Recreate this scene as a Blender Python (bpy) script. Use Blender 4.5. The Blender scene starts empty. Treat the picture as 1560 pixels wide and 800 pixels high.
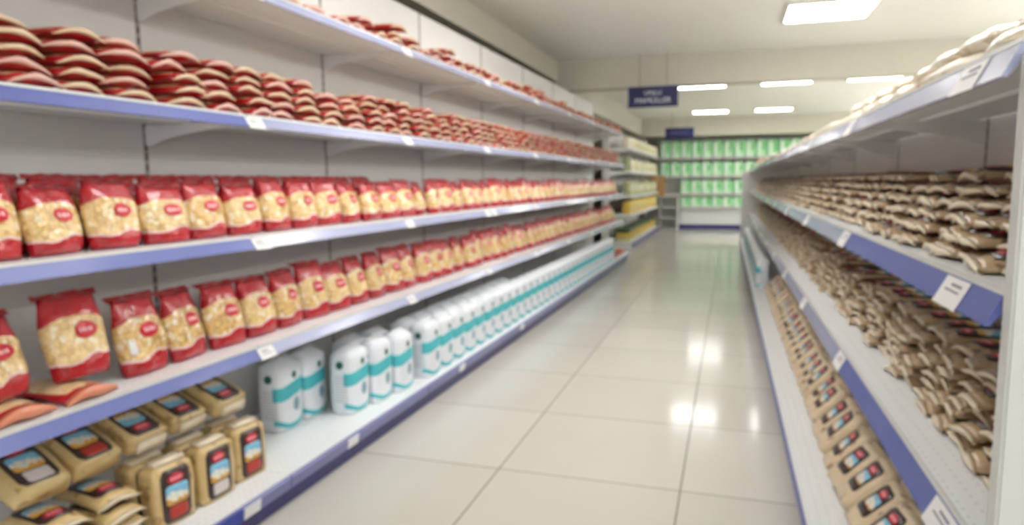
import bpy, bmesh, math, random
from mathutils import Vector, Matrix, Euler, noise
random.seed(11)
scene = bpy.context.scene
C = scene.collection

# ------------------------------------------------------------------ camera, world, exposure
F_PX, YAW, PITCH, ROLL, CAM_H = 1049.17, 0.3072, 0.1165, -0.0086, 1.2907
cam_data = bpy.data.cameras.new('camera')
cam_data.sensor_fit = 'HORIZONTAL'
cam_data.sensor_width = 36.0
cam_data.lens = 36.0 * F_PX / 1560.0
cam_data.clip_start = 0.02
cam = bpy.data.objects.new('camera', cam_data)
C.objects.link(cam)
sy, cy, sp, cp = math.sin(YAW), math.cos(YAW), math.sin(PITCH), math.cos(PITCH)
fwd = Vector((-sy * cp, cy * cp, -sp))
right = Vector((cy, sy, 0))
up = right.cross(fwd)
r2 = math.cos(ROLL) * right + math.sin(ROLL) * up
u2 = -math.sin(ROLL) * right + math.cos(ROLL) * up
cam.matrix_world = Matrix(((r2.x, u2.x, -fwd.x, 0), (r2.y, u2.y, -fwd.y, 0), (r2.z, u2.z, -fwd.z, CAM_H), (0, 0, 0, 1)))
scene.camera = cam
DOF = True
if DOF:                                     # the photograph is out of focus over its whole depth
    cam_data.dof.use_dof = True
    cam_data.dof.focus_distance = 0.30
    cam_data.dof.aperture_fstop = 11.5

scene.view_settings.view_transform = 'Standard'
scene.view_settings.look = 'None'
scene.view_settings.gamma = 1.0
scene.view_settings.use_curve_mapping = False
scene.view_settings.exposure = 0.48
LAMP = 13.0
world = bpy.data.worlds.new('world')
scene.world = world
world.use_nodes = True
world.node_tree.nodes['Background'].inputs[0].default_value = (0.95, 0.97, 1.0, 1)
world.node_tree.nodes['Background'].inputs[1].default_value = 1.9

# ------------------------------------------------------------------ material helpers
def s2l(c):
    c = c / 255.0
    return c / 12.92 if c <= 0.04045 else ((c + 0.055) / 1.055) ** 2.4
def rgb(r, g, b): return (s2l(r), s2l(g), s2l(b), 1.0)

class NT:
    """small expression builder on a material's node tree"""
    def __init__(self, name, rough=0.5, metal=0.0, coat=0.0, spec=0.5):
        self.m = bpy.data.materials.new(name); self.m.use_nodes = True
        self.t = self.m.node_tree; self.b = self.t.nodes['Principled BSDF']
        self.b.inputs['Roughness'].default_value = rough
        self.b.inputs['Metallic'].default_value = metal
        self.b.inputs['Coat Weight'].default_value = coat
        self.b.inputs['Coat Roughness'].default_value = 0.12
        self.b.inputs['Specular IOR Level'].default_value = spec
    def n(self, kind): return self.t.nodes.new(kind)
    def put(self, sock, v):
        if isinstance(v, bpy.types.NodeSocket): self.t.links.new(v, sock)
        else: sock.default_value = v
    def math(self, op, a, b=0.0, c=None):
        x = self.n('ShaderNodeMath'); x.operation = op
        self.put(x.inputs[0], a); self.put(x.inputs[1], b)
        if c is not None: self.put(x.inputs[2], c)
        return x.outputs[0]
    def mix(self, f, a, b):
        x = self.n('ShaderNodeMix'); x.data_type = 'RGBA'
        self.put(x.inputs[0], f); self.put(x.inputs[6], a); self.put(x.inputs[7], b)
        return x.outputs[2]
    def loc(self):
        a = self.n('ShaderNodeAttribute'); a.attribute_name = 'loc'
        s = self.n('ShaderNodeSeparateXYZ'); self.t.links.new(a.outputs['Vector'], s.inputs[0])
        return a.outputs['Vector'], s.outputs[0], s.outputs[1], s.outputs[2]
    def rnd(self): return self.n('ShaderNodeObjectInfo').outputs['Random']
    def noise(self, vec, scale, detail=2.0, w=None):
        x = self.n('ShaderNodeTexNoise'); x.inputs['Scale'].default_value = scale; x.inputs['Detail'].default_value = detail
        if w is not None:
            x.noise_dimensions = '4D'; self.put(x.inputs['W'], w)
        self.put(x.inputs['Vector'], vec); return x.outputs['Fac']
    def voro(self, vec, scale, stretch=None, w=None):
        if stretch:
            mp = self.n('ShaderNodeMapping'); mp.inputs['Scale'].default_value = stretch; self.put(mp.inputs['Vector'], vec); vec = mp.outputs[0]
        x = self.n('ShaderNodeTexVoronoi'); x.inputs['Scale'].default_value = scale
        if w is not None:
            x.voronoi_dimensions = '4D'; self.put(x.inputs['W'], w)
        self.put(x.inputs['Vector'], vec); return x.outputs['Color'], x.outputs['Distance']
    def gt(self, a, b): return self.math('GREATER_THAN', a, b)
    def lt(self, a, b): return self.math('LESS_THAN', a, b)
    def chan(self, col, i=0):
        s = self.n('ShaderNodeSeparateColor'); self.t.links.new(col, s.inputs[0]); return s.outputs[i]
    def base(self, col): self.put(self.b.inputs['Base Color'], col)
    def bump(self, h, strength=0.4, dist=0.01):
        x = self.n('ShaderNodeBump'); x.inputs['Strength'].default_value = strength; x.inputs['Distance'].default_value = dist
        self.put(x.inputs['Height'], h); self.t.links.new(x.outputs[0], self.b.inputs['Normal'])

def plain(name, col, rough=0.5, metal=0.0, coat=0.0, var=0.04, scale=6.0, spec=0.5):
    k = NT(name, rough, metal, coat, spec)
    g = k.n('ShaderNodeTexCoord').outputs['Object']
    f = k.noise(g, scale, 3.0)
    d = tuple(c * (1 - var * 2) for c in col[:3]) + (1,)
    k.base(k.mix(f, d, col)); return k.m

M = {}
M['wall'] = plain('painted_wall', rgb(210, 206, 192), 0.75)
M['ceiling'] = plain('ceiling_paint', rgb(242, 242, 236), 0.8, var=0.015, scale=1.5)
M['steel_white'] = plain('white_powder_coat', rgb(216, 217, 214), 0.38, var=0.02)
M['steel_back'] = plain('grey_white_panel', rgb(234, 232, 230), 0.45, var=0.02, scale=3)
M['upright'] = plain('grey_upright', rgb(190, 186, 180), 0.5)
M['dark'] = plain('dark_slot', rgb(40, 38, 38), 0.7)
M['rail_blue'] = plain('blue_price_rail', rgb(96, 108, 178), 0.42, coat=0.1, var=0.05, scale=3)
M['rail_sheen'] = plain('blue_rail_painted_sheen', rgb(172, 178, 212), 0.25, coat=0.4, var=0.06, scale=3)  # blue rail with the reflected light painted in as a paler tone
M['kick_navy'] = plain('navy_plinth', rgb(60, 56, 118), 0.35, coat=0.2)
M['kick_lilac'] = plain('lilac_plinth_strip', rgb(122, 126, 178), 0.35, coat=0.2)
M['paper'] = plain('white_paper', rgb(240, 240, 240), 0.6, var=0.01)
M['ink'] = plain('grey_ink', rgb(150, 150, 160), 0.7)
M['sign_blue'] = plain('sign_navy', rgb(26, 27, 84), 0.4, var=0.05)
M['sign_letter'] = plain('sign_white_letters', rgb(228, 230, 242), 0.5)
M['sign_letter_dim'] = plain('sign_pale_letters', rgb(120, 118, 160), 0.5)
M['wire'] = plain('grey_wire', rgb(120, 114, 104), 0.5)
M['fixture'] = plain('fixture_frame', rgb(225, 222, 210), 0.5)
M['card'] = plain('brown_cardboard', rgb(176, 136, 92), 0.8, var=0.08)
M['tape'] = plain('packing_tape', rgb(196, 164, 118), 0.35)

def lamp_mat():
    k = NT('lamp_diffuser', 0.4)
    k.base((.9, .9, .9, 1))
    v, x, y, z = k.loc()                        # four tubes glow through the diffuser
    st = k.math('COSINE', k.math('MULTIPLY', x, 2 * math.pi / 0.19))
    k.b.inputs['Emission Color'].default_value = (1.0, 0.99, 0.97, 1)
    k.put(k.b.inputs['Emission Strength'], k.math('MULTIPLY', LAMP, k.math('ADD', 0.8, k.math('MULTIPLY', st, -0.25))))
    return k.m
M['lamp'] = lamp_mat()
def tube_mat():
    k = NT('fill_tube_glow', 0.4); k.base((.9, .9, .9, 1))
    k.b.inputs['Emission Color'].default_value = (1.0, 0.99, 0.97, 1)
    k.b.inputs['Emission Strength'].default_value = LAMP * 4.5
    return k.m
M['tube'] = tube_mat()

def floor_mat():
    k = NT('polished_cream_tiles', 0.1, spec=0.22)
    g = k.n('ShaderNodeTexCoord').outputs['Object']
    s = k.n('ShaderNodeSeparateXYZ'); k.t.links.new(g, s.inputs[0])
    def line(sock, off):
        f = k.math('FRACT', k.math('DIVIDE', k.math('ADD', sock, -off + 80.0), 0.8))
        d = k.math('ABSOLUTE', k.math('SUBTRACT', f, 0.5))
        return k.gt(d, 0.5 - 0.0042), k.math('FLOOR', k.math('DIVIDE', k.math('ADD', sock, -off + 80.0), 0.8))
    gx, ix = line(s.outputs[0], -0.9686)
    gy, iy = line(s.outputs[1], 2.8319)
    wn = k.n('ShaderNodeTexWhiteNoise'); wn.noise_dimensions = '2D'
    cb = k.n('ShaderNodeCombineXYZ'); k.put(cb.inputs[0], ix); k.put(cb.inputs[1], iy)
    k.t.links.new(cb.outputs[0], wn.inputs[0])
    cloud = k.noise(g, 1.4, 4.0)
    f = k.math('ADD', k.math('MULTIPLY', wn.outputs[0], 0.5), k.math('MULTIPLY', cloud, 0.5))
    tile = k.mix(f, rgb(198, 194, 184), rgb(213, 210, 201))
    g2 = k.math('MAXIMUM', gx, gy)
    k.base(k.mix(g2, tile, rgb(120, 112, 100)))
    k.put(k.b.inputs['Roughness'], k.math('ADD', k.math('MULTIPLY', g2, 0.5), k.math('ADD', 0.09, k.math('MULTIPLY', cloud, 0.06))))
    return k.m
M['floor'] = floor_mat()

def slot_mat():
    k = NT('slotted_upright', 0.5)
    v, x, y, z = k.loc()
    f = k.math('FRACT', k.math('MULTIPLY', z, 24.0))
    on = k.math('MULTIPLY', k.gt(f, 0.35), k.lt(k.math('ABSOLUTE', y), 0.005))
    k.base(k.mix(on, rgb(176, 170, 164), rgb(34, 32, 32)))
    return k.m
M['slots'] = slot_mat()

def deck_mat():
    k = NT('white_perforated_shelf', 0.32)
    v, x, y, z = k.loc()
    fx = k.math('SUBTRACT', k.math('FRACT', k.math('MULTIPLY', x, 30.0)), 0.5)
    fy = k.math('SUBTRACT', k.math('FRACT', k.math('MULTIPLY', y, 30.0)), 0.5)
    d = k.math('SQRT', k.math('ADD', k.math('MULTIPLY', fx, fx), k.math('MULTIPLY', fy, fy)))
    k.base(k.mix(k.lt(d, 0.10), rgb(244, 247, 248), rgb(210, 212, 216)))
    return k.m
M['deck'] = deck_mat()

RED = rgb(196, 18, 34)
def pasta_standing():
    k = NT('pasta_film', 0.25, coat=0.7)
    v, x, y, z = k.loc()
    r = k.rnd()
    w = k.math('MULTIPLY', r, 40.0)
    col, dist = k.voro(v, 62.0, w=w)
    c1 = k.chan(col, 0)
    past = k.mix(c1, rgb(222, 176, 98), rgb(244, 212, 144))
    past = k.mix(k.math('MULTIPLY', k.gt(dist, 0.62), 0.55), past, rgb(176, 116, 56))
    past = k.mix(k.math('MULTIPLY', k.lt(k.chan(col, 1), 0.14), 0.8), past, rgb(252, 244, 218))
    past = k.mix(k.math('MULTIPLY', k.math('FRACT', k.math('MULTIPLY', r, 7.0)), 0.35), past, rgb(244, 224, 172))
    # window edges: an arch at the top, a wave at the bottom
    ax = k.math('MULTIPLY', k.math('MULTIPLY', x, x), 2.4)
    top = k.math('SUBTRACT', 0.170, ax)
    wave = k.math('ADD', k.math('MULTIPLY', k.math('SINE', k.math('MULTIPLY', x, 46.0)), 0.006), k.math('MULTIPLY', x, 0.09))
    bot = k.math('ADD', 0.052, wave)
    nz = k.math('MULTIPLY', k.math('SUBTRACT', k.noise(v, 30.0), 0.5), 0.012)
    zz = k.math('ADD', z, nz)
    inwin = k.math('MULTIPLY', k.lt(zz, top), k.gt(zz, bot))
    line = k.math('MULTIPLY', k.gt(zz, k.math('SUBTRACT', bot, 0.007)), k.lt(zz, bot))
    line = k.math('MULTIPLY', line, k.lt(y, 0.0))
    redv = k.mix(k.noise(v, 14.0), rgb(150, 6, 22), rgb(208, 24, 40))
    c = k.mix(inwin, redv, past)
    c = k.mix(k.math('MULTIPLY', line, 0.85), c, rgb(246, 224, 214))
    k.base(c)
    k.bump(k.noise(v, 30.0, 3.0, w=w), 0.9, 0.02)
    return k.m
M['pasta'] = pasta_standing()

def pasta_lying():
    k = NT('pasta_film_end', 0.3, coat=0.4)
    v, x, y, z = k.loc()
    r = k.rnd(); w = k.math('MULTIPLY', r, 40.0)
    n = k.noise(v, 22.0, 2.0, w=w)
    col, dist = k.voro(v, 60.0, w=w)
    red = k.mix(n, rgb(150, 4, 18), rgb(214, 22, 38))
    win = k.mix(k.chan(col, 0), rgb(224, 186, 128), rgb(248, 226, 184))
    topw = k.gt(k.math('ADD', z, k.math('MULTIPLY', k.math('SUBTRACT', n, 0.5), 0.03)), 0.037)
    mid = k.lt(k.math('ABSOLUTE', y), 0.095)
    c = k.mix(k.math('MAXIMUM', k.math('MULTIPLY', topw, k.gt(n, 0.42)), k.math('MULTIPLY', mid, k.gt(z, 0.026))), red, win)
    k.base(c)
    k.bump(k.noise(v, 24.0, 3.0, w=w), 0.5, 0.01)
    return k.m
M['pasta_end'] = pasta_lying()
M['seal_pink'] = plain('pale_film_seal', rgb(238, 188, 172), 0.35, coat=0.3, var=0.12, scale=30)
M['seal_buff'] = plain('buff_film_seal', rgb(232, 200, 164), 0.35, coat=0.3, var=0.12, scale=30)
M['seal_red'] = plain('red_film_seal', rgb(166, 12, 26), 0.3, coat=0.4, var=0.15, scale=30)
M['salmon'] = plain('salmon_film_seal', rgb(236, 150, 116), 0.35, coat=0.3, var=0.12, scale=20)

def logo_mat(name, ring, fill, ink, sx, sz):
    """oval emblem: pale ring, coloured field, two short rows of pale strokes"""
    k = NT(name, 0.35, coat=0.3)
    v, x, y, z = k.loc()
    a = k.math('DIVIDE', x, sx); b = k.math('DIVIDE', z, sz)
    r = k.math('SQRT', k.math('ADD', k.math('MULTIPLY', a, a), k.math('MULTIPLY', b, b)))
    stroke = k.gt(k.math('FRACT', k.math('ADD', k.math('MULTIPLY', a, 2.6), k.math('MULTIPLY', b, 0.5))), 0.38)
    band = k.math('MULTIPLY', k.lt(k.math('ABSOLUTE', b), 0.26), k.lt(k.math('ABSOLUTE', a), 0.7))
    c = k.mix(k.math('MULTIPLY', stroke, band), fill, ink)
    c = k.mix(k.gt(r, 0.88), c, ring)
    k.base(c); return k.m
M['logo_red'] = logo_mat('red_oval_emblem', rgb(206, 20, 44), rgb(206, 20, 44), rgb(250, 214, 216), 0.034, 0.022)
M['logo_grain'] = logo_mat('rose_oval_emblem', rgb(150, 20, 40), rgb(216, 44, 70), rgb(246, 190, 196), 0.030, 0.018)

def grain_film(name, a, b, speck, amt):
    k = NT(name, 0.35, coat=0.35)
    v, x, y, z = k.loc(); r = k.rnd(); w = k.math('MULTIPLY', r, 40.0)
    n = k.noise(v, 18.0, 3.0, w=w)
    c = k.mix(n, a, b)
    col, dist = k.voro(v, 38.0, w=w)
    c = k.mix(k.math('MULTIPLY', k.lt(k.chan(col, 0), amt), 0.6), c, speck)
    k.base(c); k.bump(k.noise(v, 25.0, 3.0, w=w), 0.5, 0.01)
    return k.m
M['grain_gold'] = grain_film('golden_grain_film', rgb(190, 156, 98), rgb(228, 204, 148), rgb(150, 112, 60), 0.05)
M['grain_cream'] = grain_film('cream_grain_film', rgb(206, 182, 146), rgb(240, 222, 192), rgb(130, 96, 66), 0.06)
M['grain_brown'] = grain_film('brown_grain_film', rgb(150, 116, 82), rgb(214, 188, 148), rgb(70, 40, 30), 0.12)
M['rice_cream'] = grain_film('pale_rice_film', rgb(226, 214, 188), rgb(248, 242, 226), rgb(200, 176, 140), 0.1)
M['seal_cream'] = plain('cream_film_seal', rgb(238, 222, 194), 0.4, coat=0.2, var=0.1, scale=25)
M['label_dark'] = plain('dark_brown_label', rgb(58, 34, 28), 0.35, coat=0.3, var=0.15, scale=20)
M['pict_blue'] = None
def picture_mat():
    k = NT('sky_blue_picture', 0.35, coat=0.3)
    v, x, y, z = k.loc()
    f = k.math('ADD', k.math('MULTIPLY', z, 14.0), k.noise(v, 45.0, 2.0))
    c = k.mix(k.gt(f, 0.55), rgb(238, 232, 218), rgb(130, 196, 226))
    c = k.mix(k.lt(f, 0.28), c, rgb(224, 168, 66))
    k.base(c); return k.m
M['pict_blue'] = picture_mat()
M['badge_red'] = plain('brick_red_badge', rgb(196, 58, 44), 0.4, coat=0.2, var=0.15, scale=60)
M['badge_pale'] = plain('pale_badge', rgb(226, 214, 210), 0.4, var=0.1, scale=60)

def sack_mat():
    k = NT('white_teal_sack', 0.45, coat=0.15)
    v, x, y, z = k.loc()
    n = k.noise(v, 9.0, 2.0)
    white = k.mix(n, rgb(226, 232, 240), rgb(246, 248, 252))
    teal = k.mix(n, rgb(40, 176, 190), rgb(98, 208, 214))
    slope = k.math('MULTIPLY', x, 0.12)
    f = k.lt(y, -0.02)
    zb = k.math('SUBTRACT', z, slope)
    band = k.math('MULTIPLY', k.gt(zb, 0.160), k.lt(zb, 0.226))
    band = k.math('MULTIPLY', band, f)
    wv = k.math('ADD', 0.03, k.math('MULTIPLY', k.math('MULTIPLY', x, x), 3.2))
    foot = k.math('MULTIPLY', k.math('MULTIPLY', k.lt(z, wv), k.gt(z, k.math('SUBTRACT', wv, 0.024))), f)
    c = k.mix(k.math('MAXIMUM', band, foot), white, teal)
    # grey print lines on the sides
    side = k.gt(k.math('ABSOLUTE', x), 0.09)
    rows = k.gt(k.math('FRACT', k.math('MULTIPLY', z, 70.0)), 0.5)
    zone = k.math('MULTIPLY', k.math('MULTIPLY', k.gt(z, 0.06), k.lt(z, 0.205)), k.lt(k.math('ABSOLUTE', k.math('SUBTRACT', y, -0.005)), 0.036))
    c = k.mix(k.math('MULTIPLY', k.math('MULTIPLY', side, rows), k.math('MULTIPLY', zone, 0.35)), c, rgb(90, 96, 110))
    k.base(c); k.bump(k.noise(v, 14.0, 3.0), 0.35, 0.01); return k.m
M['sack'] = sack_mat()
M['leaf_green'] = plain('dark_green_emblem', rgb(28, 104, 92), 0.4, var=0.1, scale=60)
M['emblem_blue'] = plain('grey_blue_emblem', rgb(150, 190, 206), 0.4, var=0.2, scale=60)

def green_mat():
    k = NT('green_white_pack', 0.4, coat=0.2)
    v, x, y, z = k.loc(); r = k.rnd()
    n = k.noise(v, 7.0, 2.0, w=k.math('MULTIPLY', r, 30.0))
    g = k.mix(r, rgb(150, 222, 164), rgb(188, 236, 194))
    st = k.math('ADD', k.math('ABSOLUTE', k.math('ADD', x, 0.03)), k.math('MULTIPLY', n, 0.06))
    c = k.mix(k.lt(st, 0.075), g, rgb(222, 244, 224))
    c = k.mix(k.math('MULTIPLY', k.lt(z, 0.05), 0.7), c, rgb(226, 240, 226))
    k.base(c); return k.m
M['green'] = green_mat()
M['green_patch'] = plain('deep_green_patch', rgb(112, 204, 112), 0.4, var=0.1, scale=20)
M['yellow'] = grain_film('yellow_film', rgb(206, 160, 40), rgb(240, 208, 92), rgb(246, 232, 180), 0.15)
M['olive'] = grain_film('olive_green_film', rgb(36, 62, 40), rgb(70, 100, 66), rgb(150, 160, 120), 0.1)
M['pale_yellow'] = grain_film('pale_yellow_film', rgb(214, 204, 130), rgb(236, 228, 170), rgb(120, 110, 70), 0.12)
M['green_cream'] = grain_film('sage_film', rgb(150, 156, 108), rgb(200, 200, 160), rgb(90, 100, 60), 0.2)
M['seal_gold'] = plain('gold_film_seal', rgb(220, 186, 96), 0.4, var=0.1, scale=25)

# ------------------------------------------------------------------ mesh helpers
def finish(me, mats, smooth=True):
    for m in mats: me.materials.append(m)
    if 'loc' not in me.attributes:
        a = me.attributes.new('loc', 'FLOAT_VECTOR', 'POINT')
        co = [0.0] * (3 * len(me.vertices)); me.vertices.foreach_get('co', co); a.data.foreach_set('vector', co)
    me.polygons.foreach_set('use_smooth', [smooth] * len(me.polygons))
    me.update(); return me

def mesh(name, verts, faces, mats, smooth=True, midx=None):
    me = bpy.data.meshes.new(name); me.from_pydata([tuple(v) for v in verts], [], faces)
    if midx: me.polygons.foreach_set('material_index', midx)
    bm = bmesh.new(); bm.from_mesh(me); bmesh.ops.recalc_face_normals(bm, faces=bm.faces); bm.to_mesh(me); bm.free()
    return finish(me, mats if isinstance(mats, (list, tuple)) else [mats], smooth)

class MB:
    """collects boxes and prisms into one mesh"""
    def __init__(self): self.v = []; self.f = []; self.mi = []
    def box(self, x0, x1, y0, y1, z0, z1, mi=0):
        o = len(self.v)
        self.v += [(x, y, z) for z in (z0, z1) for y in (y0, y1) for x in (x0, x1)]
        for q in ((0, 2, 3, 1), (4, 5, 7, 6), (0, 1, 5, 4), (2, 6, 7, 3), (0, 4, 6, 2), (1, 3, 7, 5)):
            self.f.append(tuple(o + i for i in q)); self.mi.append(mi)
        return self
    def prism(self, poly, axis, a, b, mi=0):
        """poly: list of 2-D points in the two other axes; extruded along axis from a to b"""
        o = len(self.v); n = len(poly)
        for t in (a, b):
            for p in poly:
                self.v.append({'y': (p[0], t, p[1]), 'x': (t, p[0], p[1]), 'z': (p[0], p[1], t)}[axis])
        self.f.append(tuple(o + i for i in range(n))); self.f.append(tuple(o + n + i for i in reversed(range(n)))); self.mi += [mi, mi]
        for i in range(n):
            j = (i + 1) % n
            self.f.append((o + i, o + j, o + n + j, o + n + i)); self.mi.append(mi)
        return self
    def cyl(self, p, q, r, n=10, mi=0):
        p, q = Vector(p), Vector(q); d = (q - p).normalized()
        a = d.orthogonal().normalized(); b = d.cross(a); o = len(self.v)
        for c in (p, q):
            for i in range(n):
                t = 2 * math.pi * i / n
                self.v.append(tuple(c + r * (math.cos(t) * a + math.sin(t) * b)))
        self.f.append(tuple(o + i for i in range(n))); self.f.append(tuple(o + n + i for i in reversed(range(n)))); self.mi += [mi, mi]
        for i in range(n):
            j = (i + 1) % n
            self.f.append((o + i, o + j, o + n + j, o + n + i)); self.mi.append(mi)
        return self
    def me(self, name, mats, bevel=0.0, smooth=False):
        mats = mats if isinstance(mats, (list, tuple)) else [mats]
        me = bpy.data.meshes.new(name); me.from_pydata(self.v, [], self.f)
        me.polygons.foreach_set('material_index', self.mi)
        bm = bmesh.new(); bm.from_mesh(me); bmesh.ops.recalc_face_normals(bm, faces=bm.faces)
        if bevel: bmesh.ops.bevel(bm, geom=list(bm.edges), offset=bevel, segments=2, affect='EDGES', clamp_overlap=True)
        bm.to_mesh(me); bm.free()
        return finish(me, mats, smooth)

def obj(name, me, parent=None, loc=None, rot=None, label=None):
    o = bpy.data.objects.new(name, me); C.objects.link(o)
    if parent: o.parent = parent
    if loc: o.location = loc
    if rot: o.rotation_euler = rot
    if label: o['label'] = label
    return o
def tag(o, label, cat, group=None, kind=None):
    o['label'] = label; o['category'] = cat
    if group: o['group'] = group
    if kind: o['kind'] = kind
    return o
def thing(name, label, cat, loc=(0, 0, 0), rot=(0, 0, 0), group=None):
    o = bpy.data.objects.new(name, None); C.objects.link(o); o.location = loc; o.rotation_euler = rot
    o.empty_display_size = 0.1
    return tag(o, label, cat, group)
def struct(name, me):
    o = obj(name, me); o['kind'] = 'structure'; return o

_ones = ['', 'first', 'second', 'third', 'fourth', 'fifth', 'sixth', 'seventh', 'eighth', 'ninth', 'tenth', 'eleventh', 'twelfth', 'thirteenth', 'fourteenth', 'fifteenth', 'sixteenth', 'seventeenth', 'eighteenth', 'nineteenth']
_tens = {2: 'twent', 3: 'thirt', 4: 'fort', 5: 'fift', 6: 'sixt', 7: 'sevent', 8: 'eight', 9: 'ninet'}
def ordw(n):
    if n < 20: return _ones[n]
    t, u = divmod(n, 10)
    return _tens[t] + ('ieth' if u == 0 else 'y-' + _ones[u])

# ------------------------------------------------------------------ frames of the two aisle shelvings
LSL, LXU, LXD, LXB = 0.0109, -1.8019, -1.6777, -2.2791
RSL, RXU, RXD, RXB = -0.0068, 0.4557, 0.2906, 0.850
ZD = 0.137
LZ = [2.0457, 1.5573, 1.0917, 0.6552]          # left shelves, top to bottom
RZ = [1.5166, 1.1048, 0.6374]
def lw(u, y, z=0.0): return Vector((u + LSL * y, y, z))
def rw(u, y, z=0.0): return Vector((u + RSL * y, y, z))
L_ROT = math.radians(90) - math.atan(LSL)      # faces the aisle (+x)
R_ROT = math.radians(-90) - math.atan(RSL)     # faces the aisle (-x)

# ------------------------------------------------------------------ the room
ZC, ZF, YB = 2.95, 2.88, 9.62
struct('floor', MB().box(-6, 9, -5, 20.2, -0.1, 0).me('floor', M['floor']))
struct('ceiling', MB().box(-6, 9, -5, YB + 0.05, ZC, ZC + 0.15).box(-6, 9, YB + 0.05, 20.2, ZF, ZF + 0.22).me('ceiling', M['ceiling']))
struct('wall_left', MB().box(-2.95, -2.75, -5, 20.2, 0, 3.0).me('wall_left', M['wall']))
struct('wall_right', MB().box(8.0, 8.2, -5, 20.2, 0, 3.0).me('wall_right', M['wall']))
struct('wall_back', MB().box(-6, 9, 19.75, 19.95, 0, 3.0).me('wall_back', M['wall']))
wf = MB().box(-6, 9, -5.2, -5.0, 0, 0.12).box(-6, 9, -5.2, -5.0, 2.75, 3.0)     # unseen shop front behind the camera, left open to let in fill light
for k in range(7): wf.box(-5.95 + 2.45 * k, -5.83 + 2.45 * k, -5.2, -5.0, 0.12, 2.75)
struct('wall_front', wf.me('wall_front', M['fixture']))
struct('trim_1', MB().box(-2.75, -2.355, -4, YB, 2.68, ZC).me('left_soffit', M['wall']))
struct('trim_2', MB().box(-2.75, 8.0, YB, YB + 0.3, 2.555, ZC).me('cross_beam', M['wall']))
struct('trim_3', MB().box(-2.75, -2.255, YB + 0.3, 18.4, 2.45, ZF).me('far_left_soffit', M['wall']))
struct('trim_4', MB().box(-2.75, 8.0, 18.4, 18.8, 2.43, ZF).me('rear_beam', M['wall']))
struct('trim_5', MB().box(-2.75, -2.2, 18.95, 19.75, 0, 2.43).me('rear_corner_pier', M['wall']))

# ------------------------------------------------------------------ ceiling lights
def ceiling_light(x, y, z, label):
    t = thing('ceiling_light', label, 'ceiling light', (x, y, z), (0, 0, 0), 'recessed square ceiling lights')
    s = 0.385; q = s if z == ZC else 0.27
    f = MB().box(-s - .03, s + .03, -q - .03, -q, -.03, -.0005).box(-s - .03, s + .03, q, q + .03, -.03, -.0005)
    f.box(-s - .03, -s, -q, q, -.03, -.0005).box(s, s + .03, -q, q, -.03, -.0005).box(-s, s, -q, q, -.008, -.0005)
    obj('frame', f.me('light_frame', M['fixture']), t)
    obj('diffuser', MB().box(-s + .004, s - .004, -q + .004, q - .004, -.020, -.009).me('diffuser', M['lamp']), t)
    for k in (-1, 0, 1):
        obj('louvre', MB().box(.19 * k - .004, .19 * k + .004, -q + .004, q - .004, -.027, -.0205).me('louvre', M['fixture']), t)
def fill_batten(x, y, z, label):  # unseen tubes added over the other aisles to brighten the ceiling
    t = thing('fill_tube_light', label, 'ceiling light', (x, y, z - .30), (0, 0, 0), 'added fill tube lights over the next aisles')
    obj('housing', MB().box(-.05, .05, -.66, .66, -.02, .02).me('housing', M['fixture'], bevel=.004), t)
    for sx in (-.075, .075):
        obj('tube', MB().cyl((sx, -.64, 0), (sx, .64, 0), .018, 12).me('tube', M['tube'], smooth=True), t)
    for e in (-.645, .645): obj('end_cap', MB().box(-.10, .10, e - .012, e + .012, -.022, .022).me('end_cap', M['fixture']), t)
    for e in (-.5, .5): obj('wire', MB().cyl((0, e, .018), (0, e, .2995), .003, 8).me('wire', M['wire']), t)
for (x, y, z, l) in [
    (0.87, 7.62, ZC, 'large square ceiling light above the near end of the aisle, before the beam'),
    (-0.52, 12.2, ZF, 'ceiling light just past the beam, beside the large hanging sign'),
    (0.82, 12.2, ZF, 'ceiling light just past the beam, second from the large sign'),
    (2.12, 12.2, ZF, 'ceiling light just past the beam, rightmost of its row'),
    (-0.50, 16.85, ZF, 'small far ceiling light near the rear wall, left of two'),
    (0.87, 16.85, ZF, 'small far ceiling light near the rear wall, right of two'),
    (-0.72, 3.0, ZC, 'ceiling light over the aisle close to the camera'),
    (0.87, 3.0, ZC, 'ceiling light over the right shelving close to the camera'),
    (-0.72, -1.6, ZC, 'ceiling light behind the camera on the left'),
    (-0.72, 5.3, ZC, 'ceiling light over the aisle, second from the camera'),  # this one and the next are unseen, added as fill
    (0.87, 5.3, ZC, 'ceiling light over the right shelving, second from the camera'),
    (3.6, 7.62, ZC, 'ceiling light over the next aisle, before the beam'),
    (3.6, 1.5, ZC, 'ceiling light over the next aisle, close to the camera'),
    (3.6, 12.2, ZF, 'ceiling light over the next aisle, past the beam'),
    (5.2, 1.5, ZC, 'ceiling light two aisles to the right, close to the camera'),
    (5.2, 5.0, ZC, 'ceiling light two aisles to the right, before the beam'),
    (3.6, 5.0, ZC, 'ceiling light over the next aisle, halfway to the beam'),
    (5.2, 8.2, ZC, 'ceiling light two aisles to the right, next to the beam'),
    (5.2, 12.2, ZF, 'ceiling light two aisles to the right, past the beam'),
    (3.6, 14.5, ZF, 'ceiling light over the next aisle, midway past the beam'),
    (5.2, 14.5, ZF, 'ceiling light two aisles to the right, midway past the beam'),
    (5.2, 16.85, ZF, 'ceiling light two aisles to the right, near the rear wall'),
    (3.6, 16.85, ZF, 'ceiling light over the next aisle, near the rear wall')]:
    (fill_batten if x > 3 else ceiling_light)(x, y, z, l.replace('ceiling light', 'added fill tube light') if x > 3 else l)

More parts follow.
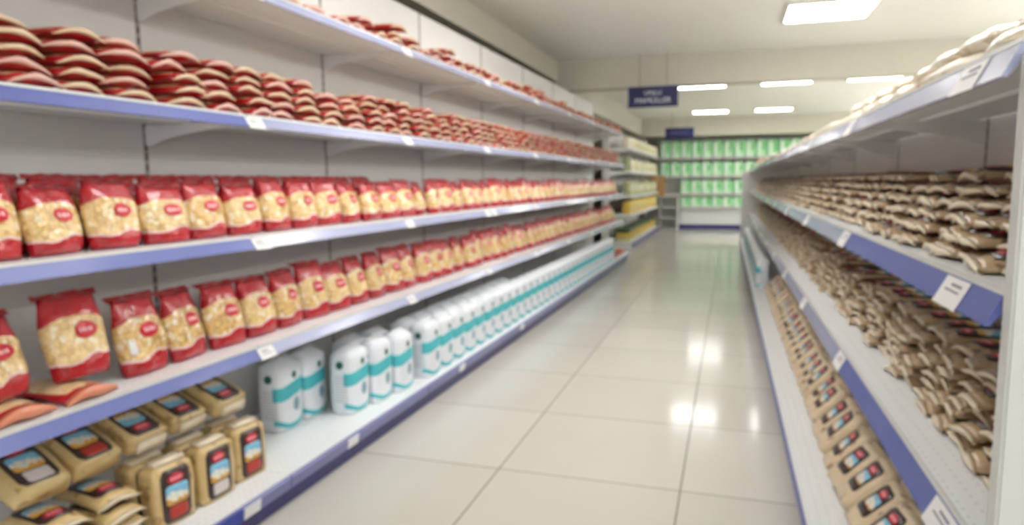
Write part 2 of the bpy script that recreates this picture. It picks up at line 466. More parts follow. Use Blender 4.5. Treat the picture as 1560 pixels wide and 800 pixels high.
# ------------------------------------------------------------------ shelving
def bracket_me(dep, sgn):
    h = 0.11; pts = [(0, -0.028), (0, -h)]
    for i in range(7):
        t = i / 6.0
        pts.append((sgn * (0.03 + (dep - 0.05) * t), -h + (h - 0.040) * (t ** 0.55)))
    pts.append((sgn * (dep - 0.02), -0.028))
    return MB().prism(pts, 'y', -0.003, 0.003).me('bracket', M['steel_back'])

def rail_me(x, sgn, y0, y1, hgt, mat):
    """tilted profile: pale lip on top, coloured face; x is the shelf's front edge"""
    m = MB()
    m.prism([(x, -0.004), (x + sgn * .008, -0.010), (x + sgn * .034, -hgt), (x + sgn * .026, -hgt - .002), (x - sgn * 0.002, -0.03)], 'y', y0, y1, 0)
    m.prism([(x - sgn * .004, 0.0), (x + sgn * .007, -0.001), (x + sgn * .009, -0.0095), (x - sgn * .004, -0.0095)], 'y', y0, y1, 1)
    return m.me('price_rail', [mat, M['steel_white']])

def tag_me(x, sgn, y, hgt, wid):
    t = MB()
    def pl(d, z): return x + sgn * (0.0085 + 0.026 * ((-z - 0.010) / (hgt - 0.010)) + d)
    def slab(ya, yb, za, zb, d, mi):
        t.prism([(pl(d, za), za), (pl(d + .0012, za), za), (pl(d + .0012, zb), zb), (pl(d, zb), zb)], 'y', ya, yb, mi)
    slab(y - wid / 2, y + wid / 2, -0.012, -hgt - 0.004, 0.001, 0)
    slab(y - wid * .3, y + wid * .12, -0.022, -0.027, 0.0024, 1)
    slab(y - wid * .3, y + wid * .3, -0.034, -0.037, 0.0024, 1)
    return t.me('price_tag', [M['paper'], M['ink']])

def gondola(name, label, base, rot, sgn, joints, back, front, deckfront, zs, zback, railh, rails, tag_w, tags, blue_to=99.0, strip='kick_lilac'):
    """local frame: x across the aisle (0 = back panel), y along it, z up"""
    g = thing(name, label, 'shelving', base, (0, 0, rot))
    dep = front - back; ddep = deckfront - back       # signed
    sg = 1 if dep > 0 else -1
    n = len(joints) - 1
    y0 = joints[0]
    for i in range(n):
        a, b = joints[i] - y0, joints[i + 1] - y0
        obj('back_panel', MB().box(-0.012 * sg, -0.03 * sg, a + .012, b - .012, 0.02, zback).me('back_panel', M['steel_back']), g)
        # deck
        m = MB().box(-0.01 * sg, ddep, a + .001, b - .001, ZD - .025, ZD)
        d = obj('base_deck', m.me('base_deck', M['deck']), g)
        kx = ddep
        k = obj('kick_plate', MB().box(kx - sg * .05, kx - sg * .03, a + .001, b - .001, 0.0, ZD - .045).me('kick_plate', M['kick_navy']), g)
        st = obj('edge_strip', MB().prism([(kx + sg * .001, ZD - .002), (kx + sg * .012, ZD - .012), (kx + sg * .006, ZD - .058), (kx - sg * .028, ZD - .058), (kx - sg * .028, ZD - .027), (kx + sg * .001, ZD - .027)], 'y', a + .004, b - .004).me('edge_strip', M[strip]), d)
        for z, rm in zip(zs, rails):
            s = MB().box(-0.005 * sg, dep, a + .002, b - .002, -0.022, 0).box(dep - sg * .03, dep - sg * .002, a + .002, b - .002, -0.034, -0.022)
            s.box(dep * .45, dep * .45 + sg * .03, a + .03, b - .03, -0.03, -0.022)
            so = obj('shelf', s.me('shelf', M['deck']), g, (0, 0, z))
            obj('price_rail', rail_me(dep, sg, a + .003, b - .003, railh, rm if joints[i] < blue_to else M['rail_sheen'] if rm is M['rail_blue'] else rm), so)
            for (ty, tz) in tags:
                if abs(tz - z) < .01 and joints[i] <= ty < joints[i + 1]:
                    obj('price_tag', tag_me(dep, sg, ty - y0, railh, tag_w), so)
    for i in range(n + 1):
        a = joints[i] - y0
        u = obj('upright', MB().box(-0.011 * sg, -0.05 * sg, -0.011, 0.011, 0, zback).me('upright', M['slots']), g, (0, a, 0))
        for z in zs:
            obj('shelf_bracket', bracket_me(abs(dep), sg), g, (-0.008 * sg, a, z))
    return g, y0

LJ = [2.2489 + 1.2913 * k for k in range(-2, 8)]
ltags = []
for z in LZ:
    for k in range(-1, 7): ltags.append((2.2489 + 1.2913 * k + (0.03 if z != LZ[0] else 0.05), z))
ltags.append((5.0, LZ[2])); 
left_gondola, LY0 = gondola('wall_shelving', 'long white shelving with blue price rails along the left wall', lw(LXB, LJ[0]), -math.atan(LSL), 1, LJ, LXB, LXU, LXD, LZ, 2.5367, 0.050, [M['rail_sheen'], M['rail_blue'], M['rail_blue'], M['rail_blue']], 0.095, ltags, 2.0)
# kick-plate tags and a blue bracket plate on the left plinth
dep = LXD - LXB
for yy in (2.02, 2.72, 4.05, 5.35):
    pm = MB().prism([(dep + .0125, ZD - .012), (dep + .0145, ZD - .012), (dep + .0085, ZD - .056), (dep + .0065, ZD - .056)], 'y', yy - .05 - LY0, yy + .04 - LY0)
    obj('price_tag', pm.me('plinth_tag', M['paper']), left_gondola)
obj('plinth_clip', MB().box(dep + .006, dep + .016, 1.80 - LY0, 1.96 - LY0, ZD - .055, ZD - .006).me('plinth_clip', plain('bright_blue_clip', rgb(44, 66, 158), 0.3, coat=0.3), bevel=.002), left_gondola, label='bright blue clip on the plinth')

RJ = [1.33, 2.81] + [2.81 + 1.29 * k for k in range(1, 10)]
rtags = []
for z in RZ:
    for yy in (1.53, 2.84): rtags.append((yy + (0.02 if z == RZ[1] else 0), z))
    for k in range(1, 9): rtags.append((2.84 + 1.29 * k, z))
right_gondola, RY0 = gondola('island_shelving', 'low white island shelving with blue price rails along the right of the aisle', rw(RXB, RJ[0]), -math.atan(RSL), -1, RJ, RXB, RXU, RXD, RZ, 1.5125, 0.062, [M['rail_sheen'], M['rail_blue'], M['rail_blue']], 0.14, rtags, 2.5)
ep = MB().box(0.02, -(RXB - 0.445), -0.045, -0.002, 0, 1.49)
obj('end_panel', ep.me('end_panel', M['steel_white'], bevel=.004), right_gondola, label='smooth white end panel')
fy = RJ[-1] - RJ[0]
obj('end_panel', MB().box(0.02, -(RXB - 0.30), fy + .004, fy + .05, 0, 1.46).me('far_end_panel', M['steel_back'], bevel=.004), right_gondola, label='pale grey far end panel')

# ------------------------------------------------------------------ packs: meshes
def fbm(x, y, z, s): return noise.noise(Vector((x, y, z)) + Vector((s * 7.3, s * 3.1, s * 1.7)))

def standing_bag(w, h, t, seed, top_taper=1.0):
    """pillow bag that stands on its filled bottom; front is -y. returns verts, faces and a front-surface function"""
    nx, nz = 12, 14
    def half(u, v, side):
        # v 0..1 bottom to top
        pr = (1 - abs(u) ** 4.0) ** 0.5
        if v < 0.12: vz = 0.72 + 0.28 * math.sin(v / 0.12 * math.pi / 2)
        else: vz = (1 - ((v - 0.12) / 0.88) ** 2.6) ** 0.75
        b = 0.013 * fbm(u * 1.6, v * 2.6, side, seed) + 0.009 * fbm(u * 4, v * 5, side + 5, seed)
        return max(0.0, (t / 2 + b * (1 if vz > .25 else .3)) * pr * vz)
    def pos(u, v, side):
        wid = w / 2 * (0.93 + 0.07 * math.cos((v - .5) * math.pi * 2.0)) * (1 + 0.03 * fbm(v * 3, 0, side, seed + 9))
        y = side * half(u, v, side) if abs(u) < .999 and v < .999 else 0.0
        return (u * wid, y, h * v + (0.006 * fbm(u * 3, 1, 0, seed) if v > .99 else 0))
    V, Fc = [], []
    idx = {}
    for side in (-1, 1):
        for j in range(nz + 1):
            for i in range(nx + 1):
                u = -1 + 2 * i / nx; v = j / nz
                edge = i in (0, nx) or j == nz
                if side == 1 and edge: idx[(side, i, j)] = idx[(-1, i, j)]; continue
                idx[(side, i, j)] = len(V); V.append(pos(u, v, side))
    for side in (-1, 1):
        for j in range(nz):
            for i in range(nx):
                Fc.append((idx[(side, i, j)], idx[(side, i + 1, j)], idx[(side, i + 1, j + 1)], idx[(side, i, j + 1)]))
    for i in range(nx):   # bottom
        q = [idx[(-1, i, 0)], idx[(-1, i + 1, 0)], idx[(1, i + 1, 0)], idx[(1, i, 0)]]
        q = list(dict.fromkeys(q))
        if len(q) > 2: Fc.append(tuple(q))
    return V, Fc, pos

def on_front(pos, w, h, cx, cz, rx, rz, name, mat, shape='oval', lift=0.0015, n=16):
    """a thin patch that follows the front of a bag; its loc attribute is centred on itself"""
    V, Fc, Lc = [], [], []
    rings = 4
    def at(dx, dz, d):
        u = max(-.97, min(.97, (cx + dx) / (w / 2 * .93))); v = max(0.01, min(.97, (cz + dz) / h))
        p = pos(u, v, -1); return (cx + dx, p[1] - d, cz + dz)
    pts = [(0, 0)]
    for r in range(1, rings + 1):
        for k in range(n):
            t = 2 * math.pi * (k + .5) / n; c, s = math.cos(t), math.sin(t)
            if shape == 'oval': q = (c, s)
            else:
                m = max(abs(c), abs(s)); q = (c / m, s / m)
            pts.append((rx * r / rings * q[0], rz * r / rings * q[1]))
    N = len(pts)
    for d in (lift + .0012, 0.0):
        for (a, b) in pts: V.append(at(a, b, d)); Lc.append((a, 0, b))
    for off in (0, N):
        for k in range(n): Fc.append((off, off + 1 + k, off + 1 + (k + 1) % n))
        for r in range(1, rings):
            for k in range(n):
                a = off + 1 + (r - 1) * n; b = off + 1 + r * n
                Fc.append((a + k, b + k, b + (k + 1) % n, a + (k + 1) % n))
    o = 1 + (rings - 1) * n
    for k in range(n): Fc.append((o + k, N + o + k, N + o + (k + 1) % n, o + (k + 1) % n))
    me = bpy.data.meshes.new(name); me.from_pydata(V, [], Fc)
    a = me.attributes.new('loc', 'FLOAT_VECTOR', 'POINT'); a.data.foreach_set('vector', [c for l in Lc for c in l])
    bm = bmesh.new(); bm.from_mesh(me); bmesh.ops.recalc_face_normals(bm, faces=bm.faces); bm.to_mesh(me); bm.free()
    return finish(me, [mat])

def crimp(w, z0, z1, y, seed, name, mat, amp=0.006, n=18, fold=0.0):
    """wavy crimped strip standing on the top edge of a bag"""
    V, Fc = [], []
    for th in (-0.0012, 0.0012):
        for j in range(3):
            for i in range(n + 1):
                u = -1 + 2 * i / n; k = j / 2
                yy = y + th + k * (amp * math.sin(u * 9 + seed) + amp * .8 * fbm(u * 2, k, 0, seed)) + fold * k
                V.append((u * w / 2, yy, z0 + (z1 - z0) * k + k * 0.004 * fbm(u * 4, 2, 0, seed)))
    N = 3 * (n + 1)
    for off in (0, N):
        for j in range(2):
            for i in range(n):
                a = off + j * (n + 1) + i; Fc.append((a, a + 1, a + n + 2, a + n + 1))
    rim = [i for i in range(n + 1)] + [(n + 1) * j + n for j in (1, 2)] + [2 * (n + 1) + i for i in reversed(range(n))] + [n + 1]
    for a, b in zip(rim, rim[1:] + rim[:1]): Fc.append((a, b, N + b, N + a))
    return mesh(name, V, Fc, mat)

def lying_bag(w, l, t, seed, mat, droop=0.010, ze=0.5):
    """pillow bag lying flat: ends at y = +-l/2, bottom of the bulge at z = 0"""
    nx, ny = 12, 12
    V, Fc, idx = [], [], {}
    def hh(u, v):
        return (1 - abs(u) ** 2.8) ** .6 * (1 - abs(v) ** 3.4) ** .7
    for side in (-1, 1):
        for j in range(ny + 1):
            for i in range(nx + 1):
                u = -1 + 2 * i / nx; v = -1 + 2 * j / ny
                edge = i in (0, nx) or j in (0, ny)
                if side == 1 and edge: idx[(1, i, j)] = idx[(-1, i, j)]; continue
                th = t * (1 - ze) * (1 + .22 * fbm(u * 1.8, v * 2, side, seed)) if side > 0 else t * ze
                z = t * ze + side * th * hh(u, v) - droop * u * u * (0.4 + .6 * abs(v)) * (1 if side > 0 or edge else .3)
                idx[(side, i, j)] = len(V)
                V.append((u * w / 2 * (1 - .05 * (1 - v * v)), v * l / 2 + .004 * fbm(u * 3, v, 2, seed), max(z, 0.0008)))
    for side in (-1, 1):
        for j in range(ny):
            for i in range(nx):
                Fc.append((idx[(side, i, j)], idx[(side, i + 1, j)], idx[(side, i + 1, j + 1)], idx[(side, i, j + 1)]))
    return mesh('lying_bag', V, Fc, mat)

def end_seal(w, l, t, seed, mat, droop=0.010, ln=0.022, thick=0.0035, ze=0.5, amp=.003):
    """crimp that flares from the front end of a lying bag: a lens, thickest in the middle"""
    V, Fc = [], []; n = 16
    for sd in (-1, 1):
        for j in range(3):
            for i in range(n + 1):
                u = -1 + 2 * i / n; k = j / 2
                th = sd * thick / 2 * (1.0 - .85 * u * u)
                z = t * ze - droop * u * u * 1.1 + k * (amp * math.sin(u * 4 + seed * 2) + amp * fbm(u * 2, k, 1, seed)) + th
                V.append((u * w / 2 * (1 + .01 * k), -l / 2 + .006 - (ln + .006) * k + .008 * u * u * k, max(z, .001 + (th if sd > 0 else 0))))
    N = 3 * (n + 1)
    for off in (0, N):
        for j in range(2):
            for i in range(n):
                a = off + j * (n + 1) + i; Fc.append((a, a + 1, a + n + 2, a + n + 1))
    rim = [i for i in range(n + 1)] + [(n + 1) * j + n for j in (1, 2)] + [2 * (n + 1) + i for i in reversed(range(n))] + [n + 1]
    for a, b in zip(rim, rim[1:] + rim[:1]): Fc.append((a, b, N + b, N + a))
    return mesh('end_seal', V, Fc, mat)

def block_bag(w, d, h, seed, mat, top=0.10, bulge=0.012, name='block_bag', round_=3.2):
    """gusseted block bag; rounded-square section, gathered top. front is -y, x,y centred, z 0..h"""
    ns, nz = 28, 14
    V, Fc = [], []
    def pos(a, v):
        c, s = math.cos(a), math.sin(a); m = (abs(c) ** round_ + abs(s) ** round_) ** (-1 / round_)
        k = 1.0
        if v > 1 - top: q = (v - (1 - top)) / top; k = 1 - 0.30 * q ** 2
        if v < 0.04: k *= 0.95 + 0.05 * v / .04
        b = 1 + bulge / w * 2 * (math.sin(v * math.pi) * .6 + .8 * fbm(c * 1.2, s * 1.2 + v * 2.4, v, seed))
        ky = k * (1 - .35 * max(0, (v - (1 - top)) / top) ** 2)
        return (w / 2 * c * m * k * b, d / 2 * s * m * ky * b, h * v)
    for j in range(nz + 1):
        for i in range(ns): V.append(pos(2 * math.pi * (i + .5) / ns, j / nz))
    for j in range(nz):
        for i in range(ns):
            i2 = (i + 1) % ns; Fc.append((j * ns + i, j * ns + i2, (j + 1) * ns + i2, (j + 1) * ns + i))
    Fc.append(tuple(reversed(range(ns))))
    cap = len(V); V.append((0, 0, h * 1.012))
    for i in range(ns): Fc.append((nz * ns + i, nz * ns + (i + 1) % ns, cap))
    def front(x, z):
        v = min(.99, max(.01, z / h)); lo, hi = math.pi, 2 * math.pi
        for _ in range(24):
            mid = (lo + hi) / 2
            if pos(mid, v)[0] < x: lo = mid
            else: hi = mid
        return pos(lo, v)[1]
    return mesh(name, V, Fc, mat), front

def patch(front, cx, cz, rx, rz, name, mat, lift=0.001, shape='rect', n=16, rings=3):
    V, Fc, Lc = [], [], []
    pts = [(0, 0)]
    for r in range(1, rings + 1):
        for k in range(n):
            t = 2 * math.pi * (k + .5) / n; c, s = math.cos(t), math.sin(t)
            q = (c, s) if shape == 'oval' else (max(-1, min(1, c * 1.42)), max(-1, min(1, s * 1.42)))
            pts.append((rx * r / rings * q[0], rz * r / rings * q[1]))
    N = len(pts)
    for d in (lift + .0012, lift - 0.0004):
        for (a, b) in pts: V.append((cx + a, front(cx + a, cz + b) - d, cz + b)); Lc.append((a, 0, b))
    for off in (0, N):
        for k in range(n): Fc.append((off, off + 1 + k, off + 1 + (k + 1) % n))
        for r in range(1, rings):
            for k in range(n):
                a = off + 1 + (r - 1) * n; b = off + 1 + r * n
                Fc.append((a + k, b + k, b + (k + 1) % n, a + (k + 1) % n))
    o = 1 + (rings - 1) * n
    for k in range(n): Fc.append((o + k, N + o + k, N + o + (k + 1) % n, o + (k + 1) % n))
    me = bpy.data.meshes.new(name); me.from_pydata(V, [], Fc)
    a = me.attributes.new('loc', 'FLOAT_VECTOR', 'POINT'); a.data.foreach_set('vector', [c for l in Lc for c in l])
    bm = bmesh.new(); bm.from_mesh(me); bmesh.ops.recalc_face_normals(bm, faces=bm.faces); bm.to_mesh(me); bm.free()
    return finish(me, [mat])

class Proto:
    """a kind of pack: root mesh and its child parts; place() copies it"""
    def __init__(self, name, cat, root, kids): self.name, self.cat, self.root, self.kids = name, cat, root, kids
    def place(self, mat, label, group, kids=True):
        o = bpy.data.objects.new(self.name, self.root); C.objects.link(o)
        o.matrix_world = mat
        tag(o, label, self.cat, group)
        if kids:
            for (n, me, lab) in self.kids:
                c = bpy.data.objects.new(n, me); C.objects.link(c); c.parent = o
                if lab: c['label'] = lab
        return o

def stuff(name, label, cat, items):
    """one mesh out of (matrix, proto) pairs, for what is left over beyond the individuals"""
    mats, verts, faces, mi, locs = [], [], [], [], []
    for mat, pr in items:
        for me in [pr.root] + [k[1] for k in pr.kids]:
            base = len(verts)
            la = me.attributes['loc'].data
            for v in me.vertices: verts.append(mat @ v.co); locs.extend(la[v.index].vector)
            for p in me.polygons:
                m = me.materials[p.material_index]
                if m not in mats: mats.append(m)
                faces.append([base + i for i in p.vertices]); mi.append(mats.index(m))
    me = bpy.data.meshes.new(name); me.from_pydata([tuple(v) for v in verts], [], faces)
    me.polygons.foreach_set('material_index', mi)
    a = me.attributes.new('loc', 'FLOAT_VECTOR', 'POINT'); a.data.foreach_set('vector', locs)
    finish(me, mats)
    return tag(obj(name, me), label, cat, kind='stuff')

def TM(p, rz, tilt=0.0, roll=0.0, yaw=0.0, s=(1, 1, 1)):
    """place a pack: tilt leans it backwards (its top away from the aisle)"""
    return Matrix.Translation(p) @ Matrix.Rotation(rz + yaw, 4, 'Z') @ Matrix.Rotation(-tilt, 4, 'X') @ Matrix.Rotation(roll, 4, 'Y') @ Matrix.Diagonal((s[0], s[1], s[2], 1))

# ------------------------------------------------------------------ red pasta bags standing on the third and fourth left shelves
PW, PH, PT = 0.208, 0.225, 0.078
pasta = []
for s in range(5):
    V, Fc, pos = standing_bag(PW, PH, PT, s + 1)
    root = mesh('pasta_bag', V, Fc, M['pasta'])
    kids = [('brand_oval', on_front(pos, PW, PH, 0.012 + .004 * (s % 3), 0.125, 0.038, 0.024, 'brand_oval', M['logo_red']), 'red oval emblem with pale lettering'),
            ('top_seal', crimp(PW * .96, PH - .004, PH + .014, 0, s, 'top_seal', M['seal_red'], 0.009, fold=.016), None)]
    if s == 3:
        kids.append(('barcode_label', on_front(pos, PW, PH, -0.062, 0.085, 0.012, 0.024, 'barcode_label', M['paper'], 'rect'), 'small white label'))
    pasta.append(Proto('pasta_bag', 'pasta bag', root, kids))

def pasta_row(z, ys, u, scale, wordf, group, tilt=0.16, dz=lambda y: 0.0, fixed={}):
    for i, y in enumerate(ys):
        rnd = random.random
        pr = pasta[fixed.get(i, random.choice((0, 1, 2, 4)))]
        m = TM(lw(u + .012 * (rnd() - .5), y, z + .001 + dz(y)), L_ROT, tilt + .05 * (rnd() - .5), .07 * (rnd() - .5), .22 * (rnd() - .5) + (.12 if i % 3 == 1 else 0), (1, 1, scale * (1 + .13 * (rnd() - .5))))
        pr.place(m, wordf(i + 1), group)
ys3 = [1.30 + .2005 * i for i in range(49)]
pasta_row(LZ[2], ys3, LXU - .075, 0.93, lambda n: f'red and clear pasta bag standing on third left shelf, {ordw(n)} from the left', 'pasta bags on the third left shelf')
ys4 = [1.10, 1.325, 1.575] + [1.815 + .2005 * i for i in range(47)]
pasta_row(LZ[3], ys4, LXU - .110, 1.08, lambda n: f'red and clear pasta bag standing on fourth left shelf, {ordw(n)} from the left', 'pasta bags on the fourth left shelf', 0.2, lambda y: 0.05 if y < 1.7 else 0.0, {3: 3})
for i in range(11):
    y = 1.40 + .2005 * i
    pasta[i % 5].place(TM(lw(LXU - .175, y, LZ[2] + .001), L_ROT, .10, 0, .06 * math.sin(i * 2.2), (1, .9, .99)), f'red pasta bag in back row of third left shelf, {ordw(i + 1)} from left', 'back row pasta bags on the third left shelf')

# ------------------------------------------------------------------ lying pasta packets
LWD, LLN, LT = 0.176, 0.25, 0.043
lying = []
for s in range(5):
    lying.append(Proto('pasta_packet', 'pasta packet', lying_bag(LWD, LLN, LT, s + 3, M['pasta_end'], .020, .58),
                       [('end_seal', end_seal(LWD, LLN, LT, s, M['seal_pink'] if s % 2 else M['seal_buff'], .022, .006, .0155, .60), 'pale crimped seal')]))
salmon = Proto('pasta_packet', 'pasta packet', lying[0].root, [('end_seal', end_seal(LWD, LLN, LT, 2, M['salmon'], .02, .02, .03, .6), 'salmon pink crimped seal')])
layer_words = ['bottom', 'second', 'third', 'fourth', 'fifth', 'sixth']
left_items = []
for i in range(53):
    y = 1.22 + .189 * i
    nl = random.choice((4, 5, 5, 5)) if i > 4 else 5
    for k in range(nl):
        rnd = random.random
        m = TM(lw(LXU - .022 - LLN / 2 - .010 * k + .04 * (rnd() - .5), y + .07 * (rnd() - .5), LZ[1] + .001 + k * LT * .93), L_ROT, 0, .10 * (rnd() - .5), .22 * (rnd() - .5), (1, 1, .92 + .12 * rnd()))
        left_items.append((y, m, lying[random.randrange(5)], f'red pasta packet, second left shelf, {ordw(i + 1)} stack from left, {layer_words[k]} layer', 'pasta packets stacked on the second left shelf'))
for i in range(48):
    y = 2.22 + .189 * i
    for k in range(random.choice((1, 2, 2, 2, 3))):
        rnd = random.random
        m = TM(lw(LXU - .018 - LLN / 2 + .03 * (rnd() - .5), y + .06 * (rnd() - .5), LZ[0] + .001 + k * LT * .93), L_ROT, 0, 0, .14 * (rnd() - .5))
        left_items.append((y + 1.5, m, lying[random.randrange(5)], f'red pasta packet, top left shelf, {ordw(i + 1)} stack from left, {layer_words[k]} layer', 'pasta packets on the top left shelf'))
left_items.sort(key=lambda q: q[0])
for d, m, pr, lab, grp in left_items[:287]: pr.place(m, lab, grp)
if left_items[287:]: stuff('pasta_packet_pile', 'mass of red pasta packets at the far end of the upper left shelves', 'pasta packets', [(q[1], q[2]) for q in left_items[287:]])
for i, (y, w_) in enumerate(((1.13, 'left'), (1.33, 'middle'), (1.53, 'right'))):
    salmon.place(TM(lw(LXU - .03 - LLN / 2, y, LZ[3] + .001), L_ROT, 0, 0, .05 * (i - 1)), f'flat salmon edged pasta packet under standing bags, {w_} of three', 'flat packets at the front of the fourth left shelf')
for i, y in enumerate((10.10, 10.36, 10.75, 11.05)):
    lying[i].place(TM(lw(LXD - .06 - LLN / 2, y, ZD + .001 + (.0 if i < 2 else .0)), L_ROT, 0, 0, .2 * (i % 2)), f'red pasta packet lying on left base deck, {ordw(i + 1)} after the white sacks', 'packets at the far end of the left base deck')
    lying[4 - i].place(TM(lw(LXD - .08 - LLN / 2, y, ZD + .047), L_ROT, 0, 0, -.2 * (i % 2)), f'red pasta packet atop another on left base deck, {ordw(i + 1)} after the white sacks', 'packets at the far end of the left base deck')

# ------------------------------------------------------------------ white and teal sacks
SW, SD, SH = 0.189, 0.132, 0.328
sacks = []
for s in range(4):
    root, fr = block_bag(SW, SD, SH, s + 20, M['sack'], 0.09, 0.005, 'flour_sack', 5.0)
    rot = lambda f=fr: None
    kids = [('leaf_emblem', patch(fr, 0.012, 0.258, 0.016, 0.017, 'leaf_emblem', M['leaf_green'], shape='oval'), 'dark green round emblem'),
            ('wheat_emblem', patch(fr, 0.02, 0.115, 0.022, 0.032, 'wheat_emblem', M['emblem_blue'], shape='oval'), 'pale grey-blue oval print'),
            ('top_fold', crimp(SW * .72, SH * 1.0, SH + .012, 0, s, 'top_fold', M['paper'], 0.004), 'white folded top')]
    # a round emblem on the gusset that faces the camera (-x side of the local frame)
    xs = min(v.co.x for v in root.vertices)
    disc = MB().cyl((xs * .985 + .002, 0.0, 0.255), (xs * 1.0 - .0015, 0.0, 0.255), 0.020, 16)
    kids.append(('side_emblem', disc.me('side_emblem', M['leaf_green']), 'dark green dot on the gusset'))
    sacks.append(Proto('flour_sack', 'flour sack', root, kids))
n = 0
sack_spots = [(2.70, -2.045), (2.90, -2.04)]
y = 3.015
while y < 9.95:
    sack_spots.append((y, -1.865 + .14 * (y - 3.0) if y < 3.5 else -1.775)); y += .2
    if abs(y - 3.615) < .05: y += .11
for i, (y, u) in enumerate(sack_spots):
    sacks[i % 4].place(TM(lw(u, y, ZD + .001), L_ROT, 0, 0, .08 * (random.random() - .5) + (.05 if i < 2 else 0)), f'white and teal flour sack, left base deck front row, {ordw(i + 1)} from left', 'flour sacks on the left base deck')
for i in range(1, 13):
    y = 3.015 + .2 * i + (.11 if i > 2 else 0)
    sacks[i % 4].place(TM(lw((-1.865 + .14 * (y - 3.0) if y < 3.5 else -1.775) - .145, y, ZD + .001), L_ROT, 0, 0, .06 * (random.random() - .5)), f'white and teal flour sack, left base deck back row, {ordw(i)} from left', 'flour sacks on the left base deck')

# ------------------------------------------------------------------ grain bags with dark labels on the left base deck
GW, GD, GH = 0.158, 0.085, 0.212
grain = []
for s in range(4):
    root, fr = block_bag(GW, GD, GH, s + 40, M['grain_gold'], 0.05, 0.006, 'grain_bag', 9.0)
    kids = [('label_panel', patch(fr, 0, 0.102, 0.057, 0.092, 'label_panel', M['label_dark'], 0.0005), 'dark brown label'),
            ('brand_oval', patch(fr, 0, 0.158, 0.034, 0.019, 'brand_oval', M['logo_grain'], 0.0022, 'oval'), 'rose red oval emblem'),
            ('label_picture', patch(fr, 0.002, 0.103, 0.043, 0.034, 'label_picture', M['pict_blue'], 0.0019), 'sky blue and white picture'),
            ('label_badge', patch(fr, 0.004, 0.042, 0.036, 0.022, 'label_badge', M['badge_red'] if s != 1 else M['badge_pale'], 0.0022), None),
            ('top_fold', MB().box(-GW * .37, GW * .37, -.030, .028, GH - .004, GH + .012).me('top_fold', M['seal_cream'], bevel=.004, smooth=True), 'pale folded top flap')]
    grain.append(Proto('grain_bag', 'grain bag', root, kids))
G_LEFT = 'grain bags on the left base deck'
for i, (y, u, yaw, s) in enumerate(((1.80, -1.84, -.10, 0), (1.99, -1.83, -.06, 1), (2.185, -1.84, -.08, 2))):
    grain[s].place(TM(lw(u, y, ZD + .001), L_ROT, .04, 0, yaw), f'golden grain bag upright on left base deck, {("nearest", "middle", "farthest")[i]} of the front three', G_LEFT)
    grain[3 - s].place(TM(lw(u - .10, y - .005, ZD + .001), L_ROT, .02, 0, yaw), f'golden grain bag standing hidden behind the {("nearest", "middle", "farthest")[i]} upright grain bag', G_LEFT)
for i, (y, u, yaw, flip) in enumerate(((1.40, -1.965, -.10, 0), (1.585, -1.975, -.05, 0), (1.78, -1.975, -.02, 1), (1.975, -1.985, .0, 1), (2.17, -1.965, -.02, 1))):
    # lying on the row below, label up; local z points to the aisle when flipped
    slope = math.radians(24)                      # the far end rides up on the bags behind
    base = lw(u, y, ZD + GH + .020 + GD / 2 + .052)
    m = Matrix.Translation(base) @ Matrix.Rotation(L_ROT + yaw, 4, 'Z') @ Matrix.Rotation(slope, 4, 'X') @ Matrix.Rotation(-math.pi / 2, 4, 'X')
    if flip: m = m @ Matrix.Rotation(math.pi, 4, 'Y')
    m = m @ Matrix.Translation((0, 0, -GH / 2)) @ Matrix.Diagonal((1, .8, 1, 1))
    grain[(i + 1) % 4].place(m, f'golden grain bag lying label up on other grain bags, {ordw(i + 1)} from the left', G_LEFT)
# lying grain bags
def lying_grain(film, sealm, seeds, w=.150, l=.225, t=.050, label=True, nm='grain_bag', cat='grain bag'):
    out = []
    for s in range(seeds):
        root = lying_bag(w, l, t, s + 60, film, .012)
        kids = [('end_seal', end_seal(w, l, t, s, sealm, .013, .008, .0125), 'pale crimped seal')]
        top = {}
        for v in root.vertices: pass
        def fr(x, zz, w=w, l=l, t=t):   # top surface height as a patch in x and y
            u = max(-.98, min(.98, x / (w / 2))); v = max(-.98, min(.98, zz / (l / 2)))
            return t / 2 + t / 2 * 1.13 * (1 - abs(u) ** 2.8) ** .6 * (1 - abs(v) ** 3.4) ** .7 - .012 * u * u
        if label:
            def top_patch(cx, cy, rx, ry, name, mat, lift, shape='rect'):
                me = patch(lambda x, z: -fr(x, z), cx, cy, rx, ry, name, mat, lift, shape)
                for v in me.vertices: v.co = Vector((v.co.x, v.co.z, -v.co.y))
                return me
            lk = w / .15
            kids += [('label_panel', top_patch(0, 0, .050 * lk, .080, 'label_panel', M['label_dark'], .0005), 'dark brown label'),
                     ('label_picture', top_patch(0, .005, .040 * lk, .034, 'label_picture', M['pict_blue'], .0022), 'sky blue and white picture'),
                     ('brand_oval', top_patch(0, -.052, .032 * lk, .018, 'brand_oval', M['logo_grain'], .0022, 'oval'), 'rose red oval emblem')]
        out.append(Proto(nm, cat, root, kids))
    return out
gl_gold = lying_grain(M['grain_gold'], M['seal_cream'], 3)
gl_cream = lying_grain(M['grain_brown'], M['seal_cream'], 5, w=.134, t=.036)
grain_pale = []
